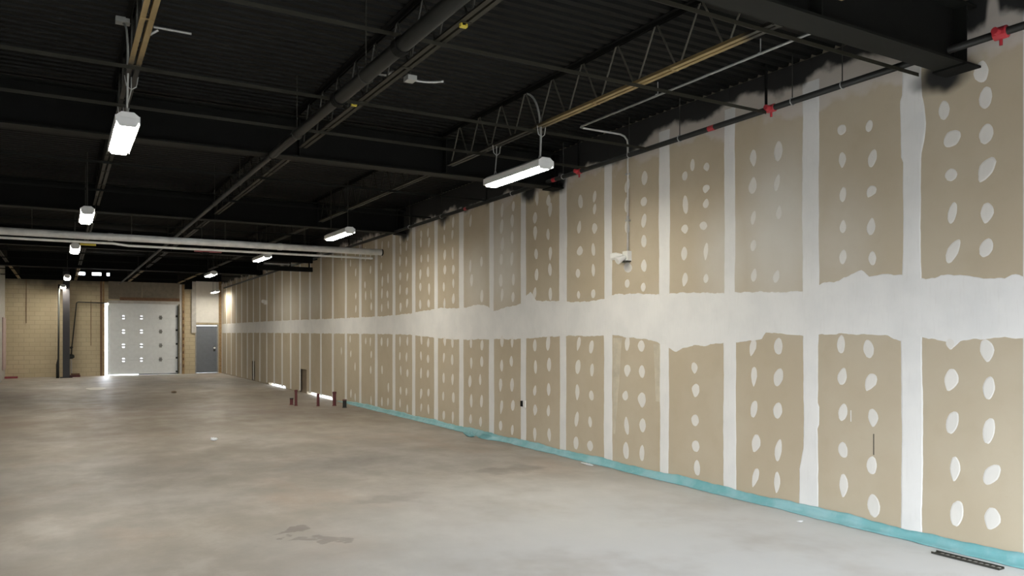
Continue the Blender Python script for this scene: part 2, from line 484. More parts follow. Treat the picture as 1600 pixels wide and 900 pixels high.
# the wide level band of compound
upper = [(1600,434),(1585,427),(1572,436),(1530,434),(1500,429),(1470,429),(1445,437),(1420,431),(1385,428),(1357,432),(1347,421),(1332,426),(1310,439),(1282,444),(1262,455),(1150,457),(1050,458),(1030,460),(990,459),(962,459),(945,467),(930,470),(890,472),(870,470),(838,470),(829,456),(822,462),(816,474),(785,482),(770,487),(762,478),(745,476),(720,482),(690,481),(660,486),(640,490),(600,494),(560,496),(520,498),(460,500),(400,503)]
lower = [(1600,528),(1522,530),(1500,533),(1490,541),(1482,534),(1440,527),(1415,535),(1398,531),(1385,523),(1340,522),(1285,523),(1262,525),(1250,524),(1196,520),(1190,530),(1155,534),(1130,536),(1100,540),(1085,539),(1066,545),(1056,551),(1047,545),(1022,532),(985,528),(960,523),(940,525),(880,525),(832,528),(815,530),(770,530),(720,531),(690,529),(640,523),(600,522),(400,520)]
def wall_table(pts):
    return sorted((lambda p: (p.y, p.z))(at(u, v, X=XW)) for u, v in pts)
ut, lt = wall_table(upper), wall_table(lower)
nu, nl = smooth_noise(3), smooth_noise(5)
def strip(name, ys, top, bot, parent, th=0.0022, mat='compound', feather=0.02):
    mb = MB(); n = len(ys)
    for yy in ys:
        t_, b_ = top(yy), bot(yy); f_ = min(feather, (t_ - b_) * .3)
        mb.v += [(XW, yy, b_), (XW - th, yy, b_ + f_), (XW - th, yy, t_ - f_), (XW, yy, t_)]
    for i in range(n - 1):
        for q in range(3): mb.f.append((4*i+q, 4*i+4+q, 4*i+5+q, 4*i+1+q))
    return mb.build(name, mat, parent)
ys = [YF + .05 + i * 0.03 for i in range(int((YB - YF - .1) / 0.03))]
band = strip('joint_compound_band', ys, lambda q: interp(ut, q) + .012 * nu(q * 3) + .009 * nl(q * 11), lambda q: interp(lt, q) + .010 * nl(q * 3) + .009 * nu(q * 11), wall, feather=.006)
tag(band, 'broad ragged white band of joint compound')
# upright strips of compound over the sheet joints
for k, sy in enumerate(EDGE[1:-1]):
    for row in (0, 1):
        rr = random.Random(100 + k * 2 + row)
        z0, z1 = (0.03 + rr.uniform(0, .03), JOINT) if row == 0 else (JOINT, 4.675 if sy > 9 else 4.835)
        w0 = 0.100 + rr.uniform(-.012, .014)
        nL, nR = smooth_noise(200 + k * 4 + row), smooth_noise(202 + k * 4 + row)
        mb = MB(); n = 46
        for i in range(n + 1):
            z = z0 + (z1 - z0) * i / n
            wl = w0 + .009 * nL(z * 1.5); wrr = w0 + .009 * nR(z * 1.5)
            if sy == 5.69 and row == 0 and z < .75: wrr += .05 * min(1, (.75 - z) / .25)
            if sy == 5.69 and row == 0 and 1.0 < z < 1.25: wl += .02
            if sy == 4.51 and row == 1 and 3.75 < z < 4.35: wl += .04 * math.sin((z - 3.75) / .6 * math.pi); wrr += .02
            if sy == 3.41: wrr = wl = .09
            mb.v += [(XW, sy - wl, z), (XW - .0028, sy - wl + .012, z), (XW - .0034, sy, z), (XW - .0028, sy + wrr - .012, z), (XW, sy + wrr, z)]
        for i in range(n):
            for q in range(4): mb.f.append((5*i+q, 5*i+q+1, 5*i+6+q, 5*i+5+q))
        mb.f.append((0, 1, 2, 3, 4)[::-1]); mb.f.append(tuple(5*n+q for q in range(5)))
        mb.build('joint_compound_strip', 'compound', wall)

# dabs of compound over the screws
dab_meshes = []
for k in range(10):
    rr = random.Random(40 + k); mb = MB(); n = 20
    w1, w2, p1, p2 = rr.uniform(.03, .09), rr.uniform(.02, .06), rr.uniform(0, 6.3), rr.uniform(0, 6.3)
    for i in range(n):
        g = 2 * math.pi * i / n
        rad = 1 + w1 * math.sin(2 * g + p1) + w2 * math.sin(3 * g + p2) + rr.uniform(-.03, .03)
        yy, zz = math.cos(g) * .5 * rad, math.sin(g) * .5 * rad
        if k % 3 == 0 and zz < 0: yy *= 1 + zz * .7            # pointed foot
        if k % 3 == 1 and zz > 0: yy *= 1 - zz * .5
        mb.v.append((0, yy, zz))
    mb.v += [(-.0022, p[1] * .8, p[2] * .86) for p in mb.v[:n]]
    mb.f += [(i, (i + 1) % n, n + (i + 1) % n, n + i)[::-1] for i in range(n)] + [tuple(range(n, 2 * n))]
    dab_meshes.append(mb.mesh('compound_dab', 'compound_dab'))
def sheet_of(y, z):
    for k, (a, b) in enumerate(zip(EDGE[:-1], EDGE[1:])):
        if a <= y < b: return sheets[(k, 0 if z < JOINT else 1)]
dab_n = 0
def dab(y, z, w=.13, h=.22, rot=0.0):
    global dab_n
    s = sheet_of(y, z)
    o = link('compound_dab', dab_meshes[R.randrange(10)], s, (XW, y, z))
    o.scale = (1, w * .88, h * .95); o.rotation_euler = (-rot, 0, 0); dab_n += 1
def dab_px(u, v, w=None, h=None, rot=None):
    p = at(u, v, X=XW)
    dab(p.y, p.z, w or R.uniform(.105, .145), h or R.uniform(.19, .26), R.uniform(-.28, .12) if rot is None else rot)
near_dabs = [(1475,172),(1540,153),(1541,209,.14,.2),(1486,273,.13,.13),(1488,333,.1,.2),(1542,333,.13,.2),(1541,387,.13,.19,-.4),
 (1485,537,.1,.12),(1542,548,.14,.22),(1486,594,.15,.23,-.25),(1545,607,.12,.23),(1488,660,.12,.25),(1545,673,.11,.27),(1492,733,.11,.25),(1495,802,.13,.28),(1550,811,.16,.22),
 (1315,203,.13,.12,-.6),(1358,197,.1,.12),(1316,250,.1,.18),(1363,248,.11,.2),(1317,304,.1,.16),(1361,299,.13,.13,-.5),(1317,354,.09,.15),(1361,354,.11,.19),(1317,402,.1,.17),(1363,404,.1,.16),
 (1314,538),(1357,545),(1316,588),(1360,597,.15,.2,-.4),(1317,644,.12,.21),(1364,653,.13,.2),(1317,703,.13,.18),(1362,727,.13,.2),(1318,759,.12,.27),(1365,790,.16,.26),
 (1216,236),(1214,285,.1,.2),(1217,332,.09,.17),(1177,247),(1176,290),(1177,340,.09,.17),(1177,384,.1,.15),(1178,430,.1,.17),(1213,432,.1,.16),
 (1176,543),(1216,541),(1178,588,.11,.24),(1216,590,.15,.24,-.35),(1178,639,.11,.24),(1215,642,.15,.21),(1181,693,.15,.24),(1216,703,.12,.27),(1180,746,.11,.25),(1214,754,.1,.27),
 (1070,275,.11,.14),(1082,258,.1,.16),(1104,261,.12,.12),(1071,320),(1103,295,.15,.11),(1103,318,.12,.13),(1070,358,.15,.13),(1099,353,.16,.12),(1069,396,.13,.2),(1103,393,.09,.24),(1070,437,.12,.2),(1103,435,.1,.13),
 (1085,575,.13,.16),(1087,610,.16,.19,-.3),(1086,657,.16,.17),(1087,697,.15,.17),(1089,731,.13,.22),
 (980,290),(1007,278),(979,320),(1006,315,.15,.15),(980,355),(1006,345,.13,.2),(1006,377,.14,.18),(981,418,.22,.16),(1006,415,.15,.18),(980,443,.12,.14),(1005,449,.12,.14),
 (980,537),(1002,541,.17,.18),(980,579,.18,.18),(1003,581,.15,.2),(977,618,.15,.16),(1003,625,.2,.23),(979,665,.13,.27),(1004,665,.16,.22),(978,704,.15,.27),(1003,708,.12,.25),
 (907,315,.14,.24),(929,307,.1,.2),(929,327,.1,.18),(905,355,.12,.22),(929,357,.16,.18),(906,392,.19,.16),(927,390,.11,.22),(903,427,.14,.16),(927,422,.1,.22),(904,461,.1,.14),(927,459,.12,.16),
 (904,537),(924,542),(903,573,.15,.27),(925,578),(902,613,.13,.28),(924,618,.14,.17),(901,655,.13,.25),(922,659),(900,692,.15,.24),(922,697,.18,.18)]
for d in near_dabs: dab_px(*d)
dab_px(1487, 217, .17, .19, -1.0); dab_px(1541, 265, .15, .25, -.6); dab_px(1489, 392, .13, .24, -.5); dab_px(1549, 742, .14, .24, -.6)
big = dab_px(1533, 112, .16, .2, 0)
for k in range(8, len(EDGE) - 1):
    a, b = EDGE[k], EDGE[k + 1]
    if a < 10.5: continue
    if a > 22: break
    for row, zs in ((0, (0.27, 0.67, 1.07, 1.47, 1.85)), (1, (2.73, 3.07, 3.41, 3.77, 4.1, 4.35))):
        for z in zs:
            for fr in (.33, .67):
                if row == 1 and 12.0 < a < 14.0 and R.random() < .75: continue       # skimmed over here
                if a > 17 and R.random() < .1 + (a - 17) * .16: continue
                dab(a + (b - a) * fr + R.uniform(-.04, .04), z + R.uniform(-.05, .05), R.uniform(.11, .16), R.uniform(.2, .28), R.uniform(-.2, .1))
# a few scratches in the paper
for (u, v0, v1, mat) in ((1365, 678, 711, 'rod_dark'), (1329.5, 641, 659, 'compound')):
    p, q = at(u, v0, X=XW), at(u + 1.5, v1, X=XW)
    mb = MB().box((XW - .0012, p.y - .006, q.z), (XW + .0005, p.y + .004, p.z))
    mb.build('paper_scratch', mat, sheet_of(p.y, q.z))

# grey thin skims drawn out beside some joints
simple('thin_skim', (0.52, 0.465, 0.36), 0.8, var=0.12)
for ua, ub, va, vb, taper in ((958, 972, 528, 680, .75), (1021, 1033, 538, 628, .3)):
    p, q = at(ua, va, X=XW), at(ub, vb, X=XW); rr = random.Random(int(ua)); mb = MB(); n = 14
    for i in range(n + 1):
        t = i / n; z = p.z + (q.z - p.z) * t; w = (p.y - q.y) * (1 - taper * t)
        near = rr.uniform(-.006, .006)
        if ua in (958, 1151, 1443): y0, y1 = p.y, p.y - w + near
        else: y0, y1 = q.y + w + near, q.y
        mb.v += [(XW - .0009, y0, z), (XW - .0009, y1, z)]
    for i in range(n): mb.f.append((2*i, 2*i+1, 2*i+3, 2*i+2))
    mb.build('thin_skim', 'thin_skim', sheet_of((p.y + q.y) / 2, p.z))

# brown low openings in the drywall
for k, (ya, yb, zt) in enumerate(opens):
    d = structure('door_%d' % (k + 3), MB().box((XW + .05, ya, -.02), (XW + .09, yb, zt)), 'opening_brown', ('low brown opening panel in the drywall behind the floor pipes', 'low brown opening panel in the drywall near the back wall')[k])
    fr = MB().box((XW + .01, ya - .03, 0), (XW + .05, ya, zt + .03)).box((XW + .01, yb, 0), (XW + .05, yb + .03, zt + .03)).box((XW + .01, ya, zt), (XW + .05, yb, zt + .03))
    fr.build('door_frame', 'wood_brown', d)

# ------------------------------------------------------------------ back wall
def px(u): return at(u, 522, Y=YB).x
def pz(u, v): return at(u, v, Y=YB).z
D0, D1 = px(163.5), px(279); DT = pz(220, 474)
E0, E1 = px(305), px(341); ET = pz(323, 507)
TOPB = pz(100, 438)
slots = [(px(118), px(133)), (px(144), px(158.5)), (px(167), px(171.5))]
SZ0, SZ1 = pz(140, 430), pz(140, 425)
wb = MB()
wb.box((XL - .2, YB, -.2), (D0, YB + .3, TOPB))
wb.box((D1, YB, -.2), (E0, YB + .3, TOPB)); wb.box((E1, YB, -.2), (XW + .16, YB + .3, TOPB)); wb.box((E0, YB, ET), (E1, YB + .3, TOPB))
wb.box((D0, YB, DT), (D1, YB + .3, TOPB))
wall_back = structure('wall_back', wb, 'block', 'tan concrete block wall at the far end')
hb = MB(); xs = [XL - .2] + [q for s in slots for q in s] + [XW + .16]
for i in range(0, len(xs), 2): hb.box((xs[i], YB, TOPB), (xs[i + 1], YB + .3, DECK + .05))
for a, b in slots: hb.box((a, YB, TOPB), (b, YB + .3, SZ0)); hb.box((a, YB, SZ1), (b, YB + .3, DECK + .05))
hb.build('head_beam', 'black_paint', wall_back)
# tan boards over the big door, post strips, white panel over the steel door
pv = [px(169), px(222), px(281)]
for a, b in zip(pv[:-1], pv[1:]):
    MB().box((a + .01, YB - .06, pz(222, 468)), (b - .01, YB - .001, TOPB + .02)).build('header_board', 'panel_tan', wall_back)
MB().box((px(187), YB - .16, pz(230, 470)), (px(280), YB - .062, pz(230, 465.5))).build('door_header', 'wood_brown', wall_back)
MB().box((px(169), YB - .09, DT - .02), (px(281), YB - .062, pz(230, 470.5))).build('header_trim', 'grime_white', wall_back)
MB().box((px(306), YB - .04, ET + .09), (px(341.5), YB - .001, pz(320, 440))).build('white_panel', 'paint_white', wall_back)
MB().box((px(299), YB - .09, pz(300, 520)), (px(306), YB - .001, pz(300, 440))).build('white_post_panel', 'grime_white', wall_back)
MB().box((px(342), YB - .05, 0), (px(348), YB - .001, pz(345, 440))).build('corner_stud', 'wood_stud', wall_back)
for u0, u1, m_ in ((280.5, 283.5, 'grime_white'), (284.5, 288, 'wood_stud')):
    MB().box((px(u0), YB - .07, 0), (px(u1), YB - .001, pz(285, 445))).build('door_jamb', m_, wall_back)
for u0, u1, m_ in ((156.5, 159, 'wood_brown'), (160, 163, 'wood_stud')):
    MB().box((px(u0), YB - .06, 0), (px(u1), YB - .001, pz(160, 440))).build('door_jamb', m_, wall_back)
for i in range(9):                                                   # bolts and blocks up the jamb
    z = .35 + i * .34
    MB().box((px(285.2), YB - .11, z), (px(287.2), YB - .071, z + .14)).build('jamb_block', 'wood_brown', wall_back)
MB().box((px(288.5), YB - .28, pz(290, 452)), (px(299), YB - .01, pz(290, 438))).build('dark_bracket', 'black_paint', wall_back)
# hairline conduits on the block wall
for u, v0, v1 in ((41, 505, 437), (142, 540, 470)):
    MB().tube([(px(u), YB - .02, pz(u, v0)), (px(u), YB - .02, pz(u, v1))], .014, 6).build('wall_conduit', 'wood_brown', wall_back)

# overhead sectional door with daylight at its left edge and foot
door = empty('door_1', ((D0 + D1) / 2, YB + .08, 0)); tag(door, 'white sectional overhead door in the far block wall', kind='structure')
P0, P1 = px(169.8), px(278.8); N = 5; H0 = .05; PH = (DT - H0) / N
for k in range(N):
    z0 = H0 + k * PH
    mb = MB(); prof = [(-.038, 0), (-.045, .008), (-.045, PH - .008), (-.038, PH - .0005), (.05, PH - .0005), (.05, 0)]
    mb.prism([(YB + .08 + a, z0 + b) for a, b in prof], 0, P0, P1)
    sec = mb.build('door_section', 'door_white', door)
    if k < N - 1:
        for u in (193, 221, 251):
            xx = px(u); zz = z0 + PH
            MB().box((xx - .06, YB + .018, zz - .10), (xx + .06, YB + .034, zz + .10)).tube([(xx - .08, YB + .012, zz), (xx + .08, YB + .012, zz)], .03, 10).build('hinge', 'conduit' if u > 240 else 'chrome', sec)
for x0 in (P1 - .045, P0 - .04):
    MB().box((x0, YB - .06, .02), (x0 + .04, YB + .0, DT - .1)).build('door_track', 'rod_dark' if x0 > P0 else 'galvanised', door)
for k in range(5):
    MB().box((P1 - .12, YB - .02, H0 + PH * k + .03), (P1 - .05, YB + .03, H0 + PH * k + .12)).build('roller', 'pipe_dark', door)
MB().box((P0 + (P1 - P0) * .42, YB + .05, .0), (P1, YB + .11, H0)).build('bottom_seal', 'rod_dark', door)
MB().box((P0, YB + .131, H0), (P1, YB + .15, DT)).build('door_back_skin', 'frame_grey', door)

# grey steel man door
d2 = empty('door_2', ((E0 + E1) / 2, YB + .02, 0)); tag(d2, 'grey steel door beside the overhead door', kind='structure')
leaf = MB().box((E0 + .06, YB + .02, .03), (E1 - .06, YB + .07, ET - .07)).build('door_leaf', 'door_grey', d2)
kx = px(335)
MB().tube([(kx, YB + .02, pz(335, 543.5)), (kx, YB - .02, pz(335, 543.5)), (kx, YB - .03, pz(335, 543.5)), (kx, YB - .075, pz(335, 543.5))], [.03, .03, .055, .045], 12).build('door_knob', 'silver', leaf)
MB().box((kx - .05, YB + .012, pz(335, 549)), (kx + .05, YB + .02, pz(335, 541))).build('lock_plate', 'rod_dark', leaf)
for a, b in (((E0, YB - .03, 0), (E0 + .055, YB + .1, ET)), ((E1 - .055, YB - .03, 0), (E1, YB + .1, ET)), ((E0 + .055, YB - .03, ET - .06), (E1 - .055, YB + .1, ET))):
    MB().box(a, b).build('door_frame', 'frame_grey', d2)
MB().box((E0 + .06, YB - .02, 0), (E1 - .06, YB + .1, .025)).build('threshold', 'frame_grey', d2)

# ------------------------------------------------------------------ left walls, storefront
structure('wall_left', MB().box((XL - .2, YN, -.2), (XL, YB + .3, DECK + .04)), 'grime_white', 'pale left wall at the edge of view')
structure('wall_step', MB().box((XN - .2, YN, -.2), (XL - .2, YN + .2, DECK + .04)), 'grime_white', 'pale wall where the front room narrows')
structure('wall_left_front', MB().box((XN - .2, YF, -.2), (XN, YN, DECK + .04)), 'grime_white', 'pale left wall of the wide front room')
wf = MB().box((XN - .2, YF - .2, 3.1), (XW + .16, YF, DECK + .25)).box((XN - .2, YF - .2, -.2), (XW + .16, YF, .15)).box((XN - .2, YF - .2, .15), (WX0, YF, 3.1)).box((XW - .35, YF - .2, .15), (XW + .16, YF, 3.1))
structure('wall_front', wf, 'grime_white', 'front wall behind the camera with the storefront')
nwin = 8; wx0, wx1 = WX0, XW - .35
for k in range(nwin):
    a = wx0 + (wx1 - wx0) * k / nwin; b = wx0 + (wx1 - wx0) * (k + 1) / nwin
    w = empty('window_%d' % (k + 1), ((a + b) / 2, YF - .1, .15)); tag(w, 'storefront window behind the camera', kind='structure')
    MB().box((a + .03, YF - .11, .18), (b - .03, YF - .10, 3.07)).build('pane', 'glass', w)
    MB().box((a, YF - .14, .15), (a + .03, YF - .06, 3.1)).box((b - .03, YF - .14, .15), (b, YF - .06, 3.1)).box((a + .03, YF - .14, .15), (b - .03, YF - .06, .18)).box((a + .03, YF - .14, 3.07), (b - .03, YF - .06, 3.1)).build('window_frame', 'galvanised', w)

# ------------------------------------------------------------------ roof steel: beams
BEAMS = [4.02, 10.72, 17.45, 24.9, 32.6]
beam_label = ['wide dark steel beam at the top right, nearest the camera', 'dark steel beam crossing behind the nearest lamps', 'dark steel beam just in front of the silver pipe',
              'black steel beam ending at the drywall beyond the silver pipe', 'farthest black steel beam before the back wall']
def ibeam(y, label, xa, xb, fw=.26, z0=4.455, z1=5.015):
    r = empty('steel_beam', (2.5, y, z0), label, 'beam', 'roof beams across the room')
    MB().box((xa, y - fw/2, z0), (xb, y + fw/2, z0 + .022)).build('bottom_flange', 'dark_steel', r)
    MB().box((xa, y - .008, z0 + .022), (xb, y + .008, z1 - .022)).build('beam_web', 'black_paint', r)
    MB().box((xa, y - fw/2, z1 - .022), (xb, y + fw/2, z1)).build('top_flange', 'dark_steel', r)
    for q in (xb - .14, 5.07, 2.84, .6):
        MB().box((q - .006, y - fw/2 + .01, z0 + .022), (q + .006, y + fw/2 - .01, z1 - .022)).build('stiffener', 'dark_steel', r)
    MB().box((xb - .22, y - fw/2 - .04, z0 - .02), (xb, y + fw/2 + .02, z0 - .001)).build('bearing_plate', 'black_paint', r)
    return r
for y, lb in zip(BEAMS, beam_label): ibeam(y, lb, XN if y < YN else XL, XW - .004)

# ------------------------------------------------------------------ joists
ROWS = [(-1.63, 'nearest the left wall'), (0.6, 'above the left row of lamps'), (2.84, 'beside the black ceiling pipe'), (5.07, 'above the right row of lamps')]
def joist(x, ya, yb, label, mats, fine):
    r = empty('bar_joist', (x, (ya + yb) / 2, CHORD), label, 'joist', 'bar joists under the roof deck')
    bm_, wm = mats
    for sgn in (-1, 1):                                               # pairs of angles with a slot between them
        x0 = x + sgn * .012; x1 = x + sgn * .055
        MB().prism([(x0, CHORD), (x1, CHORD), (x1, CHORD + .006), (x0 + sgn * .006, CHORD + .006), (x0 + sgn * .006, CHORD + .05), (x0, CHORD + .05)], 1, ya + .25, yb - .25).build('bottom_chord', bm_, r)
        MB().prism([(x0, DECK - .002), (x1, DECK - .002), (x1, DECK - .008), (x0 + sgn * .006, DECK - .008), (x0 + sgn * .006, DECK - .05), (x0, DECK - .05)], 1, ya + .02, yb - .02).build('top_chord', 'black_paint', r)
    L = yb - ya; n = round((L - .5) / .62); st = (L - .5) / n
    if fine:
        up = MB().tube([(0, 0, 0), (0, st * .46, DECK - CHORD - .03)], .0095, 6).mesh('web_rod', wm)
        dn = MB().tube([(0, 0, DECK - CHORD - .03), (0, st * .46, 0)], .0095, 6).mesh('web_rod', wm)
        sp = MB().box((-.05, -.012, 0), (.05, .012, .006)).mesh('chord_spacer', bm_)
        for k in range(n):
            link('web_rod', up, r, (x, ya + .25 + k * st + .02, CHORD + .015))
            link('web_rod', dn, r, (x, ya + .25 + k * st + st * .5, CHORD + .015))
            if k % 2 == 0: link('chord_spacer', sp, r, (x, ya + .25 + k * st + .06, CHORD - .006))
    else:
        mb = MB()
        for k in range(n):
            y0 = ya + .25 + k * st
            mb.tube([(x, y0 + .02, CHORD + .015), (x, y0 + st * .48, DECK - .015)], .0095, 4); mb.tube([(x, y0 + st * .5, DECK - .015), (x, y0 + st * .96, CHORD + .015)], .0095, 4)
        w = mb.build('web_lacing', wm, r); w['kind'] = 'stuff'
BAYS = list(zip(BEAMS, BEAMS[1:] + [YB]))
bay_word = ['first bay past the near beam', 'second bay past the near beam', 'third bay, around the silver pipe', 'fourth bay, past the silver pipe', 'last bay by the back wall']
for ri, (x, rl) in enumerate(ROWS):
    for bi, (ya, yb) in enumerate(BAYS):
        if ri == 0 and bi < 3: continue
        mats = ('chord_mid', 'rod_dark' if bi == 0 else 'web_dark')
        if ri == 3 and bi == 0: mats = ('chord_right', 'web_grey')
        if ri == 1 and bi == 0: mats = ('chord_left', 'rod_dark')
        if bi == 4: mats = ('chord_far', 'web_dark')
        lb = ('tan' if mats[0] in ('chord_right', 'chord_left') else 'dark') + ' bar joist ' + rl + ', ' + bay_word[bi]
        joist(x, ya, yb, lb, mats, bi < 2)
joist(5.07, YF + .05, BEAMS[0], 'tan bar joist at the top edge, this side of the near beam', ('chord_near', 'web_grey'), True)

# bridging angles between the joists
br_y = [4.42, 6.05, 8.05, 9.45, 12.7, 15.2, 19.6, 22.2, 27.3, 30.0, 35.2, 38.6]
ords = ['first', 'second', 'third', 'fourth', 'fifth', 'sixth', 'seventh', 'eighth', 'ninth', 'tenth', 'eleventh', 'twelfth']
for k, y in enumerate(br_y):
    z = CHORD - .004
    mb = MB().prism([(y, z), (y + .035, z), (y + .035, z - .005), (y + .005, z - .005), (y + .005, z - .035), (y, z - .035)], 0, XL + .01 if y > YN else -4.0, XW - .03 if k == 0 else 6.9)
    o = mb.build('bridging_angle', 'chord_mid' if k < 4 else 'dark_steel', origin=(2.5, y, z))
    tag(o, 'thin dark cross angle under the joists, %s from the camera' % ords[k], 'bridging', 'bridging angles across the joists')

# ------------------------------------------------------------------ lamps
def lamp(x, y, z, label, fine, L=1.4, to=CHORD, joist_x=None):
    r = empty('fluorescent_lamp', (x, y, z), label, 'lamp', 'hanging fluorescent lamps')
    W = .20
    # white channel on top, sloping shoulders
    MB().prism([(x - W/2, z + .01), (x + W/2, z + .01), (x + W/2, z + .022), (x + .055, z + .058), (x - .055, z + .058), (x - W/2, z + .022)], 1, y - L/2, y + L/2).build('housing', 'white_metal', r)
    for sg in (-1, 1):
        MB().box((x + sg * (W/2 + .001), y - L/2, z - .058), (x + sg * (W/2 + .009), y + L/2, z + .022)).build('added_cutoff_lip', 'white_metal', r)  # lip added to cut off the lens's upward light
    # wraparound prismatic lens
    prof = [(x - W/2 + .004, z + .008), (x - W/2 + .004, z - .03), (x - W/2 + .03, z - .074), (x + W/2 - .03, z - .074), (x + W/2 - .004, z - .03), (x + W/2 - .004, z + .008)]
    MB().prism(prof, 1, y - L/2 + .03, y + L/2 - .03).build('lens', 'lens', r)
    for sg in (-1, 1):
        y0 = y + sg * (L/2 - .029)
        MB().prism([(x - W/2, z + .009), (x - W/2, z - .032), (x - W/2 + .028, z - .078), (x + W/2 - .028, z - .078), (x + W/2, z - .032), (x + W/2, z + .009)], 1, y0, y0 + sg * .028).build('end_cap', 'white_metal', r)
        yc = y + sg * (L/2 - .14)
        h = to - z
        mb = MB(); jx = joist_x if joist_x is not None else x
        if fine:
            mb.tube([(x, yc - .04, z + .055), (x, yc, z + .14), (x, yc + .04, z + .055)], .005, 6)
            mb.tube([(x, yc, z + .14), (jx, yc, z + h * .72)], .007, 6)
            mb.tube([(jx - .06, yc, z + h + .01), (jx - .045, yc, z + h * .80), (jx, yc, z + h * .72), (jx + .045, yc, z + h * .80), (jx + .06, yc, z + h + .01)], .006, 6)
            mb.tube([(jx, yc, z + h * .72), (jx, yc, z + h)], .006, 6)
        else:
            mb.tube([(x, yc, z + .055), (x, yc, to)], .008, 5)
        mb.build('hanging_chain', 'galvanised' if fine else 'rod_dark', r)
    return r
LZ = 4.115
l1 = lamp(.56, 9.0, LZ, 'nearest lit tube lamp of the left row', True, joist_x=.6)
r1 = lamp(5.05, 8.48, LZ - .02, 'large lit tube lamp nearest on the right, by the drywall', True, joist_x=5.07)
lamp_px = [((135, 336), 'second lit lamp of the left row, above the silver pipe'), ((117, 388), 'third lit lamp of the left row, right under the silver pipe'), ((105, 433), 'fourth lit lamp of the left row, beside the small daylight slots'),
           ((98.5, 447.5), 'farthest lit lamp of the left row, at the head of the dark column'), ((530, 365), 'second lit lamp of the right row, above the end of silver pipe'), ((409, 402), 'small third lit lamp of the right row, behind the silver pipe'),
           ((329, 428), 'fourth lit lamp of the right row, over the white door panel'), ((336, 455), 'last lit lamp, hanging lowest before the grey steel door')]
for (u, v), lb in lamp_px:
    p = at(u, v, Z=LZ) if v < 440 else at(u, v, Y=40.4 if u < 200 else 40.2)
    lamp(p.x, p.y, p.z, lb, False, to=DECK)
# feed cables with their ceiling boxes
def arc(p0, p1, p2, n=10):
    p0, p1, p2 = Vector(p0), Vector(p1), Vector(p2)
    return [p0 * (1 - t) ** 2 + p1 * 2 * t * (1 - t) + p2 * t * t for t in (i / n for i in range(n + 1))]
p0 = at(816, 147, Z=DECK - .02); p2 = Vector((5.05, 7.92, LZ + .04))
MB().tube(arc(p0, (p2.x + .05, p2.y - .02, DECK - .08), p2, 14), .013, 7).build('feed_cable', 'galvanised', r1, True)
p0 = at(193, 37, Z=DECK - .05); q0 = at(206, 112, Z=CHORD)
MB().tube(arc(p0, (q0.x - .02, q0.y - .1, DECK - .1), (.56, 8.45, LZ + .05), 14), .011, 7).build('feed_cable', 'conduit', l1, True)
bx = MB().box((p0.x - .07, p0.y - .05, DECK - .05), (p0.x + .06, p0.y + .05, DECK + .0)).build('junction_box', 'conduit', origin=(p0.x, p0.y, DECK - .05))
tag(bx, 'small steel ceiling box feeding the nearest left lamp', 'box')
a_, b_ = at(240, 42, Z=DECK - .06), at(300, 51, Z=DECK - .06)
o = MB().tube([(a_.x, a_.y, a_.z), (b_.x, a_.y, a_.z)], .013, 8).build('conduit', 'conduit', origin=a_)
tag(o, 'short grey conduit stub beside the tan joist at top left', 'conduit')
a_ = at(234, 54, Z=CHORD + .06); o = MB().tube([a_, at(247, 47, Z=CHORD + .1)], .012, 6).build('conduit', 'galvanised', origin=a_)
tag(o, 'tiny slanted conduit end on the tan joist, top left', 'conduit')

# box with flexible tails by the middle joist
c = at(641, 124, Z=4.675)
jb = empty('junction_box', c, 'small grey box with flexible cable tails under the deck by the middle joist', 'box')
MB().box((c.x - .05, c.y - .06, c.z - .02), (c.x + .05, c.y + .06, c.z + .03)).build('box_body', 'galvanised', jb)
e = at(693, 127, Z=4.675); m_ = at(668, 131, Z=4.655)
MB().tube(arc(c, m_, e), .012, 7).build('cable_tail', 'galvanised', jb, True)
e = at(590, 115, Z=4.675); m_ = at(603, 119, Z=4.655)
MB().tube(arc(at(616, 112, Z=4.675), at(607, 112, Z=4.675), at(605, 119, Z=4.675)), .012, 7).build('cable_tail', 'galvanised', jb, True)
MB().tube(arc(e, m_, at(602, 117, Z=4.675)), .012, 7).build('cable_tail', 'galvanised', jb, True)
MB().tube([c, (c.x, c.y, DECK)], .008, 6).build('support_wire', 'rod_dark', jb)
for (u, v), lb in (((724, 39), 'yellow clip on the middle joist, nearer one'), ((553, 163), 'yellow clip on the middle joist, farther one')):
    p = at(u, v, Z=CHORD - .01)
    o = MB().prism([(p.x - .03, p.z - .02), (p.x + .03, p.z - .02), (p.x + .03, p.z + .008), (p.x + .018, p.z + .008), (p.x + .018, p.z - .008), (p.x - .018, p.z - .008), (p.x - .018, p.z + .014), (p.x - .03, p.z + .014)], 1, p.y - .02, p.y + .02).build('joist_clip', 'yellow', origin=p)
    tag(o, lb, 'clip', 'yellow joist clips')

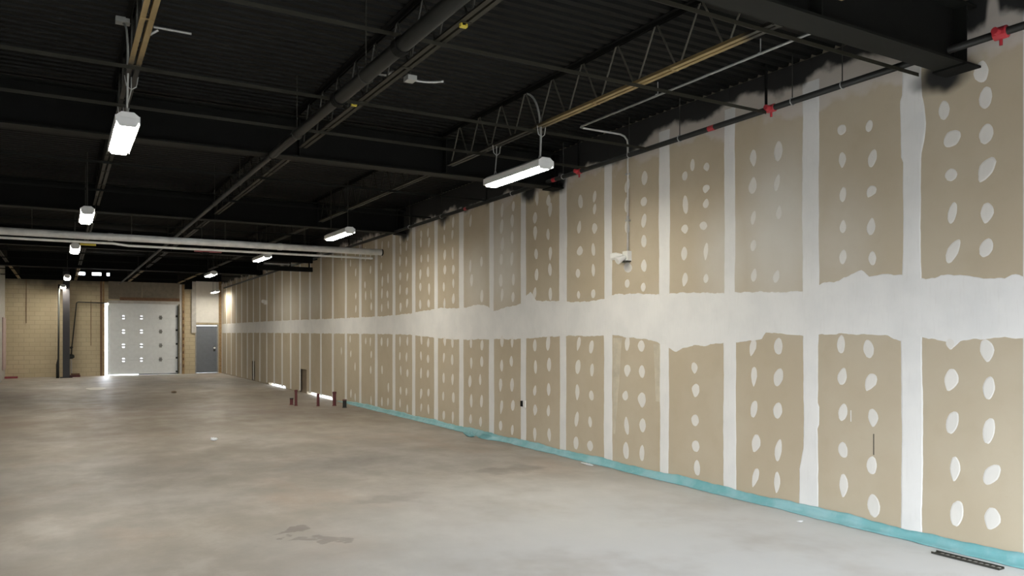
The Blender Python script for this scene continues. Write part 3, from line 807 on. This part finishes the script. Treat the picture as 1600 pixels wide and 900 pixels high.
# ------------------------------------------------------------------ pipes
# black main pipe down the middle of the ceiling
PX, PZ = 2.43, 4.405
cp = empty('ceiling_pipe', (PX, 20, PZ), 'long black pipe running down the middle of the ceiling', 'pipe')
MB().tube([(PX, 2.0, PZ), (PX, 7.6, PZ), (PX, 7.65, PZ), (PX, 10.4, PZ)], [.064, .064, .052, .052], 16).build('pipe_run', 'pipe_dark', cp, True)
MB().tube([(PX, 10.4, PZ), (PX, 10.55, PZ), (PX, 41.0, PZ + .02)], [.052, .036, .036], 12).build('pipe_run', 'pipe_dark', cp, True)
for y in (5.95, 7.6):
    MB().tube([(PX, y - .05, PZ), (PX, y + .05, PZ)], .078, 16).build('coupling', 'black_paint', cp)
for y in (4.6, 6.8, 9.2, 12.6, 14.9, 19.3, 22.0, 27.0, 31.0, 36.0):
    rp = .072 if y < 7.6 else .06 if y < 10.4 else .044
    MB().tube([(PX, y, PZ + rp), (PX, y, DECK)], .007, 6).build('hanger_rod', 'rod_dark', cp)
    mb = MB(); n = 14
    mb.tube([(PX + rp * math.cos(2 * math.pi * q / n), y, PZ + rp * math.sin(2 * math.pi * q / n)) for q in range(n + 1)], .006, 5); mb.build('hanger_ring', 'rod_dark', cp)
# sprinkler line along the drywall, falling slightly away from the camera
SX = 6.97
def sz(y): return 4.605 - .0085 * (y - 4)
sp = empty('sprinkler_pipe', (SX, 12, 4.5), 'black sprinkler pipe with red fittings along the top of the drywall', 'pipe')
MB().tube([(SX, 2.6, sz(2.6)), (SX, 40, sz(40))], .034, 12).build('pipe_run', 'pipe_dark', sp, True)
def ytab(u): return at(u, 100, X=SX).y
for u, r_ in ((1564, .055), (1205, .045), (1112, .036), (905, .042), (866, .036), (728, .035)):
    y = ytab(u)
    fit = MB().tube([(SX, y - .055, sz(y)), (SX, y - .05, sz(y)), (SX, y + .05, sz(y)), (SX, y + .055, sz(y))], [r_ * .8, r_, r_, r_ * .8], 12).build('red_fitting', 'red_paint', sp)
    fit['label'] = 'red pipe fitting'
    if u in (1564, 1205, 905):
        MB().tube([(SX, y, sz(y) - r_), (SX, y, sz(y) - r_ - .05)], .014, 8).build('sprinkler_head', 'red_paint', fit)
        MB().tube([(SX - r_, y, sz(y)), (SX - r_ - .05, y, sz(y))], .03, 10).build('side_outlet', 'red_paint', fit)
for u in (1197, 904, 620, 760, 545):
    y = ytab(u); MB().tube([(SX, y, sz(y) + .03), (SX, y, DECK)], .016, 8).build('riser', 'black_paint', sp)
for u in (1470, 1316, 1238, 1062, 983, 880, 800, 690, 640):
    y = ytab(u)
    MB().tube([(SX, y, sz(y) + .035), (SX, y, DECK)], .006, 6).build('hanger_rod', 'rod_dark', sp)
    mb = MB(); n = 12
    mb.tube([(SX + .04 * math.cos(2 * math.pi * q / n), y, sz(y) + .04 * math.sin(2 * math.pi * q / n)) for q in range(n + 1)], .006, 5); mb.build('hanger_ring', 'galvanised', sp)
# silver pipe across the room and the thinner one below it
SY = at(597, 394, X=6.92).y; SZ = at(597, 394.5, X=6.92).z
big = empty('silver_pipe', (2.4, SY, SZ), 'thick silver pipe hung across the whole room', 'pipe')
MB().tube([(XL + .02, SY, SZ), (6.9, SY, SZ)], .075, 16).build('pipe_run', 'silver', big, True)
MB().tube([(6.9, SY, SZ), (6.93, SY, SZ)], .08, 16).build('end_cap', 'dark_steel', big)
for x in (-.5, 1.3, 3.2, 5.0, 6.4): MB().tube([(x, SY, SZ + .07), (x, SY, DECK)], .007, 6).build('hanger_rod', 'rod_dark', big)
for x in (.9, 4.4): MB().tube([(x - .05, SY, SZ), (x + .05, SY, SZ)], .083, 16).build('coupling', 'silver', big)
thin = empty('slim_silver_pipe', (2.4, SY + .12, SZ - .13), 'slim silver pipe hung right below the thick silver pipe', 'pipe')
MB().tube([(XL + .02, SY + .12, SZ - .12), (.95, SY + .12, SZ - .12), (1.25, SY + .12, SZ - .15), (6.72, SY + .12, SZ - .15)], .026, 10).build('pipe_run', 'silver', thin, True)
for x in (-.5, 1.3, 3.2, 5.0, 6.4): MB().tube([(x, SY + .12, SZ - .13), (x, SY + .12, DECK)], .005, 6).build('hanger_rod', 'rod_dark', thin)
p, q = at(125, 379, Y=SY + .12), at(150, 379.5, Y=SY + .12)
y_ = MB().tube([(p.x, SY + .12, SZ - .17), (q.x, SY + .12, SZ - .17)], .022, 8).build('yellow_sleeve', 'yellow', thin); y_['label'] = 'short yellow sleeve'
p, q = at(304, 389.5, Y=SY + .25), at(346, 389.5, Y=SY + .25)
mb_ = empty('maroon_bar', ((p.x + q.x) / 2, SY + .25, p.z), 'short maroon bar hung under the silver pipes', 'bar')
MB().box((p.x, SY + .2, p.z - .05), (q.x, SY + .32, p.z + .005)).build('bar_body', 'maroon', mb_)
MB().box((p.x + .3, SY + .22, p.z - .11), (q.x - .4, SY + .3, p.z - .051)).build('bar_block', 'black_paint', mb_)
for x in (p.x + .15, q.x - .15): MB().tube([(x, SY + .25, p.z + .01), (x, SY + .25, DECK)], .006, 6).build('hanger_rod', 'rod_dark', mb_)

# low black double rail that runs into the drywall beyond the silver pipe
q0 = at(488, 402, X=6.9); q1 = at(488, 411.5, X=6.9); q2 = at(488, 418, X=6.9); q3 = at(486, 425.5, X=6.9)
rl = empty('black_rail', (5.4, q0.y, q3.z), 'black double rail ending at the drywall beyond the silver pipe', 'rail')
MB().box((5.2, q0.y - .06, q1.z), (6.9, q0.y + .06, q0.z)).build('upper_rail', 'black_paint', rl)
MB().box((5.2, q0.y - .06, q3.z), (6.9, q0.y + .06, q2.z)).build('lower_rail', 'black_paint', rl)
MB().box((5.4, q0.y - .02, (q1.z + q2.z) / 2 - .03), (6.4, q0.y + .02, (q1.z + q2.z) / 2 + .02)).build('glint_strip', 'conduit', rl)  # pale strip added for the glint between the rails
for x in (5.3, 6.2, 6.8):
    MB().box((x - .02, q0.y - .02, q2.z), (x + .02, q0.y + .02, q1.z)).build('rail_spacer', 'black_paint', rl)
    MB().tube([(x, q0.y, q0.z), (x, q0.y, DECK)], .008, 6).build('hanger_rod', 'rod_dark', rl)

# conduit under the deck, over to the wall and down to a wall light
CX, CZ, CY = 6.30, 4.935, 8.86
cd = empty('wall_conduit', (CX, CY, CZ), 'thin grey conduit along the deck that turns down the drywall', 'conduit')
wx = XW - .025
pts = [(CX, 4.25, CZ + .02), (CX, CY - .06, CZ), (CX + .02, CY - .02, CZ), (CX + .06, CY, CZ)]
MB().tube(pts, .014, 8).build('deck_run', 'conduit', cd, True)
pts = [(CX + .06, CY, CZ), (wx - .14, CY, CZ), (wx - .06, CY, CZ - .02), (wx - .01, CY, CZ - .07), (wx, CY, CZ - .14), (wx, CY, 3.235)]
MB().tube(pts, .014, 8).build('wall_drop', 'grime_white', cd, True)
for y in (5.6, 7.2): MB().box((CX - .03, y - .012, CZ + .012), (CX + .03, y + .012, CZ + .02)).tube([(CX, y, CZ + .01), (CX, y, DECK)], .006, 6).build('strap', 'galvanised', cd)
for z in (4.355, 3.675): MB().box((XW - .045, CY - .035, z), (XW - .0005, CY + .035, z + .025)).build('strap', 'galvanised', cd)
MB().tube([(wx, CY, 3.755), (wx, CY, 3.695)], .02, 8).build('coupling', 'galvanised', cd)
el = empty('wall_light', (XW, CY, 3.135), 'small white twin-head light box at the foot of the wall conduit', 'wall light')
MB().box((XW - .075, CY - .06, 3.095), (XW - .0005, CY + .06, 3.235)).build('box_body', 'white_plastic', el)
MB().tube([(XW - .08, CY + .05, 3.175), (XW - .13, CY + .14, 3.175), (XW - .16, CY + .20, 3.165)], [.02, .05, .055], 12).build('light_head', 'white_plastic', el)
MB().tube([(XW - .08, CY - .02, 3.155), (XW - .15, CY + .02, 3.115), (XW - .2, CY + .03, 3.085)], [.02, .05, .055], 12).build('light_head', 'white_plastic', el)
MB().box((XW - .10, CY - .05, 3.075), (XW - .0005, CY + .11, 3.094)).build('bracket', 'rod_dark', el)
p = at(417, 472, X=XW)
o = empty('wall_light', p, 'tiny white light box high on the distant drywall', 'wall light')
MB().box((XW - .1, p.y - .12, p.z - .1), (XW - .0005, p.y + .12, p.z + .08)).build('box_body', 'white_plastic', o)
MB().tube([(XW - .1, p.y - .05, p.z + .02), (XW - .2, p.y - .12, p.z + .02)], .07, 10).build('light_head', 'white_plastic', o)

# switch box on a joint
p = at(820, 631, X=XW)
sb = empty('switch_box', p, 'small white and black switch box on the drywall joint', 'switch')
MB().box((XW - .03, p.y - .05, p.z - .06), (XW - .0038, p.y + .02, p.z + .06)).build('cover_plate', 'white_plastic', sb)
MB().box((XW - .04, p.y + .02, p.z - .05), (XW - .0038, p.y + .09, p.z + .05)).build('open_box', 'black_paint', sb)

# ------------------------------------------------------------------ teal sheet along the foot of the drywall
nz1, nz2, nz3 = smooth_noise(61), smooth_noise(67), smooth_noise(71)
ts = MB(); ys = [2.9 + i * .04 for i in range(int((22.6 - 2.9) / .04))]
for yy in ys:
    f = 1.0 if yy < 21 else max(.15, (22.6 - yy) / 1.6)
    hz = (.105 + .022 * nz1(yy * 1.2)) * f; out = (.035 + .028 * (nz2(yy * 1.5) + .4)) * f; out = max(.012, out)
    bulge = .018 + .012 * nz3(yy * 5)
    g = math.exp(-((yy - at(767, 680, X=XW).y) / .35) ** 2)
    ts.v += [(XW - .005, yy, hz), (XW - .009 - abs(bulge) * .35, yy, hz * .62), (XW - .014 - abs(bulge) - g * .06, yy, hz * .3 + g * .05), (XW - .03 - out * .6, yy, .016 + .008 * nz1(yy * 7) + g * .05), (XW - .035 - out - g * .12, yy, .004)]
for i in range(len(ys) - 1):
    for q in range(4): ts.f.append((5*i+q, 5*i+q+1, 5*i+6+q, 5*i+5+q))
teal = ts.build('plastic_strip', 'teal', None, True, origin=(XW - .05, 10, 0))
tag(teal, 'wrinkled teal plastic strip along the foot of the drywall', 'plastic strip')
md = teal.modifiers.new('thickness', 'SOLIDIFY'); md.thickness = .003; md.offset = -1
# crumpled clumps
def clump(name, mat, p, size, seed, label, cat, squash=.5):
    rr = random.Random(seed); mb = MB(); nu_, nv = 12, 7
    for j in range(nv + 1):
        t = math.pi * j / nv
        for i in range(nu_):
            g = 2 * math.pi * i / nu_; rad = rr.uniform(.65, 1.15)
            mb.v.append((math.sin(t) * math.cos(g) * size[0] * rad, math.sin(t) * math.sin(g) * size[1] * rad, max(0, (math.cos(t) * .5 + .5) * size[2] * rad)))
    for j in range(nv):
        for i in range(nu_):
            i2 = (i + 1) % nu_; mb.f.append((j*nu_+i, (j+1)*nu_+i, (j+1)*nu_+i2, j*nu_+i2))
    o = link(name, mb.mesh(name, mat), None, p); tag(o, label, cat); return o
p = at(765, 683, Z=0); clump('plastic_clump', 'teal', (XW - .27, p.y + .25, .0), (.05, .22, .10), 3, 'bunched teal plastic clump at the wall foot below a joint', 'plastic')
p = at(925, 726, Z=0); clump('plastic_scrap', 'scrap_white', (XW - .2, p.y, 0), (.04, .16, .03), 8, 'pale crumpled plastic scrap lying beside the teal strip', 'plastic')
p = at(788, 688, Z=0); clump('paper_scrap', 'scrap_white', (p.x, p.y, 0), (.03, .05, .05), 9, 'tiny white paper scrap by the teal strip', 'scrap')
p = at(334, 688.5, Z=0); clump('plastic_scrap', 'scrap_white', (p.x, p.y, 0), (.07, .09, .06), 12, 'small shiny white scrap alone in the middle of the floor', 'scrap')
p = at(272, 614, Z=0); clump('debris_lump', 'debris_tan', (p.x, p.y, 0), (.1, .12, .07), 15, 'small brown lump of debris on the distant floor', 'debris')
p = at(1250, 815, Z=0); clump('paper_scrap', 'scrap_white', (p.x, p.y, 0), (.05, .03, .01), 19, 'flat white paper fleck on the floor near the right wall', 'scrap')
p = at(150, 607.5, Z=0)  # thin pale shape laid on the floor as a bright patch
o = MB().prism([(p.x + math.cos(g) * .33 * (1 + .15 * math.sin(3 * g)), p.y + math.sin(g) * .8) for g in (2 * math.pi * i / 18 for i in range(18))], 2, 0.001, .008).build('pale_patch', 'paint_white', origin=(p.x, p.y, 0))
tag(o, 'pale flat patch on the far floor before the overhead door', 'sheet')  # thin pale shape added as a floor patch

# dark slotted metal track on the floor by the wall
a_, b_ = at(1458, 864, Z=0), at(1556, 893, Z=0)
tr = empty('slotted_track', (a_ + b_) / 2, 'dark slotted metal track lying on the floor beside the teal strip', 'metal track')
x0 = min((a_.x + b_.x) / 2 + .095, XW - .135); w_ = .085; ya, yb = b_.y, a_.y
MB().box((x0 - w_, ya, .001), (x0, yb, .006)).box((x0 - w_, ya, .006), (x0 - w_ + .006, yb, .02)).box((x0 - .006, ya, .006), (x0, yb, .02)).build('channel', 'rod_dark', tr)
ns = int((yb - ya) / .05)
sm = MB().box((-.028, -.012, 0), (.028, .012, .004)).mesh('slot_tab', 'frame_grey')
for i in range(ns): link('slot_tab', sm, tr, (x0 - w_ / 2, ya + .03 + i * (yb - ya - .05) / ns, .0065))

# ------------------------------------------------------------------ pipe stubs standing in the floor
def stub(u, vtop, vbot, wpx, label, mat='red_pipe', capmat='red_cap'):
    p = at(u, vbot, Z=0); dep = p.x * s_ + p.y * c_
    h = (vbot - vtop) * dep / F_PX; r_ = wpx * dep / F_PX / 2
    o = empty('pipe_stub', p, label, 'pipe', 'pipe stubs in the floor')
    MB().lathe(p, [(r_ * 1.25, 0), (r_ * 1.25, .012), (r_, .02), (r_, h * .86)]).build('stub_pipe', mat, o, False)
    MB().lathe(p, [(r_ * 1.15, h * .86), (r_ * 1.15, h * .99), (r_ * .9, h)]).build('stub_cap', capmat, o, False)
    return o
stub(462.5, 609, 634, 4.0, 'tall thin maroon pipe stub beside a short dark one', capmat='red_pipe')
stub(455.5, 622, 632.5, 5.0, 'short dark bulb-like pipe stub, leftmost in the floor', 'red_pipe', 'black_pipe')
stub(497, 615, 634.5, 4.2, 'thin maroon pipe stub standing alone in the middle', capmat='red_pipe')
stub(522.5, 612, 634, 5.4, 'thickest tall maroon pipe stub, second from the drywall', capmat='red_pipe')
stub(538.5, 624, 637, 6.0, 'short black pipe stub with reddish cap nearest the drywall', 'black_pipe', 'red_cap')

# ------------------------------------------------------------------ column and pipework at the back wall
cxm = at(103.5, 522, Y=YB - 1.0).x; cy = YB - 1.0
col = empty('steel_column', (cxm, cy, 0), 'dark steel column standing before the tan block wall', 'column')
MB().box((cxm - .14, cy - .15, .02), (cxm + .14, cy - .13, 5.015)).build('column_flange', 'column_paint', col)
MB().box((cxm - .14, cy + .13, .02), (cxm + .14, cy + .15, 5.015)).build('column_flange', 'column_paint', col)
MB().box((cxm - .01, cy - .13, .02), (cxm + .01, cy + .13, 5.015)).build('column_web', 'column_paint', col)
MB().box((cxm - .25, cy - .22, 0), (cxm + .25, cy + .22, .02)).build('base_plate', 'black_paint', col)
bp = MB().tube([(cxm - .34, cy - .2, .0), (cxm - .34, cy - .2, .62), (cxm - .31, cy - .2, .9), (cxm - .29, cy - .2, 4.3)], [.07, .07, .04, .04], 10).build('downpipe', 'black_pipe', None, True, origin=(cxm - .34, cy - .2, 0))
tag(bp, 'black downpipe strapped against the dark steel column', 'pipe')
gy = YB - .3
g_ = lambda u, v: at(u, v, Y=gy)
gp = empty('gas_pipe', g_(111, 560), 'thin black pipe with valve bending up beside the overhead door', 'pipe')
MB().tube([g_(167, 473.5), g_(122, 472), g_(120, 473), g_(119.5, 476), g_(112.5, 540), g_(111.5, 556)], .026, 8).build('pipe_run', 'black_pipe', gp, True)
v_ = g_(111, 557)
MB().tube([v_ - Vector((.14, 0, 0)), v_ - Vector((.05, 0, 0)), v_ + Vector((.05, 0, 0)), v_ + Vector((.14, 0, 0))], [.06, .12, .12, .06], 10).build('valve_body', 'black_pipe', gp)
MB().tube([v_ + Vector((0, -.05, 0)), v_ + Vector((0, -.2, 0))], .03, 8).build('valve_stem', 'rod_dark', gp)
w_ = g_(111.5, 543); MB().tube([w_ - Vector((.05, 0, .04)), w_ + Vector((.05, 0, .04))], .05, 8).build('coupling', 'black_pipe', gp)
MB().tube([v_ - Vector((0, 0, .05)), Vector((v_.x + .02, gy, .12)), Vector((v_.x + .02, gy, 0))], .03, 8).build('lower_run', 'grime_white', gp)
q = at(117, 580, Y=YB - .5)
o = empty('junk_box', (q.x, q.y, 0), 'low dark reddish junk crate on the floor beside the column', 'crate')
MB().box((q.x - .22, q.y - .15, .0), (q.x + .22, q.y + .15, .09)).build('crate_body', 'red_pipe', o)
MB().box((q.x - .16, q.y - .1, .09), (q.x + .2, q.y + .1, .17)).build('crate_lid', 'wood_brown', o)

# things at the left edge
q = at(7, 500, X=XL + .01)
mbp = MB(); pts = [(at(3, v, X=XL + .0).y) for v in (485, 525)]
pp = MB().box((XL + .002, YB - 2.2, .45), (XL + .05, YB - .35, 2.75)).build('wall_board', 'pinkish', None, origin=(XL + .02, YB - 1.2, .45))
tag(pp, 'pinkish board leaning flat on the left wall by the back corner', 'board')
o = MB().box((XL + .002, YB - .5, 0), (XL + .5, YB - .1, .08)).build('floor_board', 'maroon', None, origin=(XL + .2, YB - .3, 0))
tag(o, 'low maroon board on the floor in the far left corner', 'board')
print('dabs', dab_n, 'objects', len(bpy.data.objects))
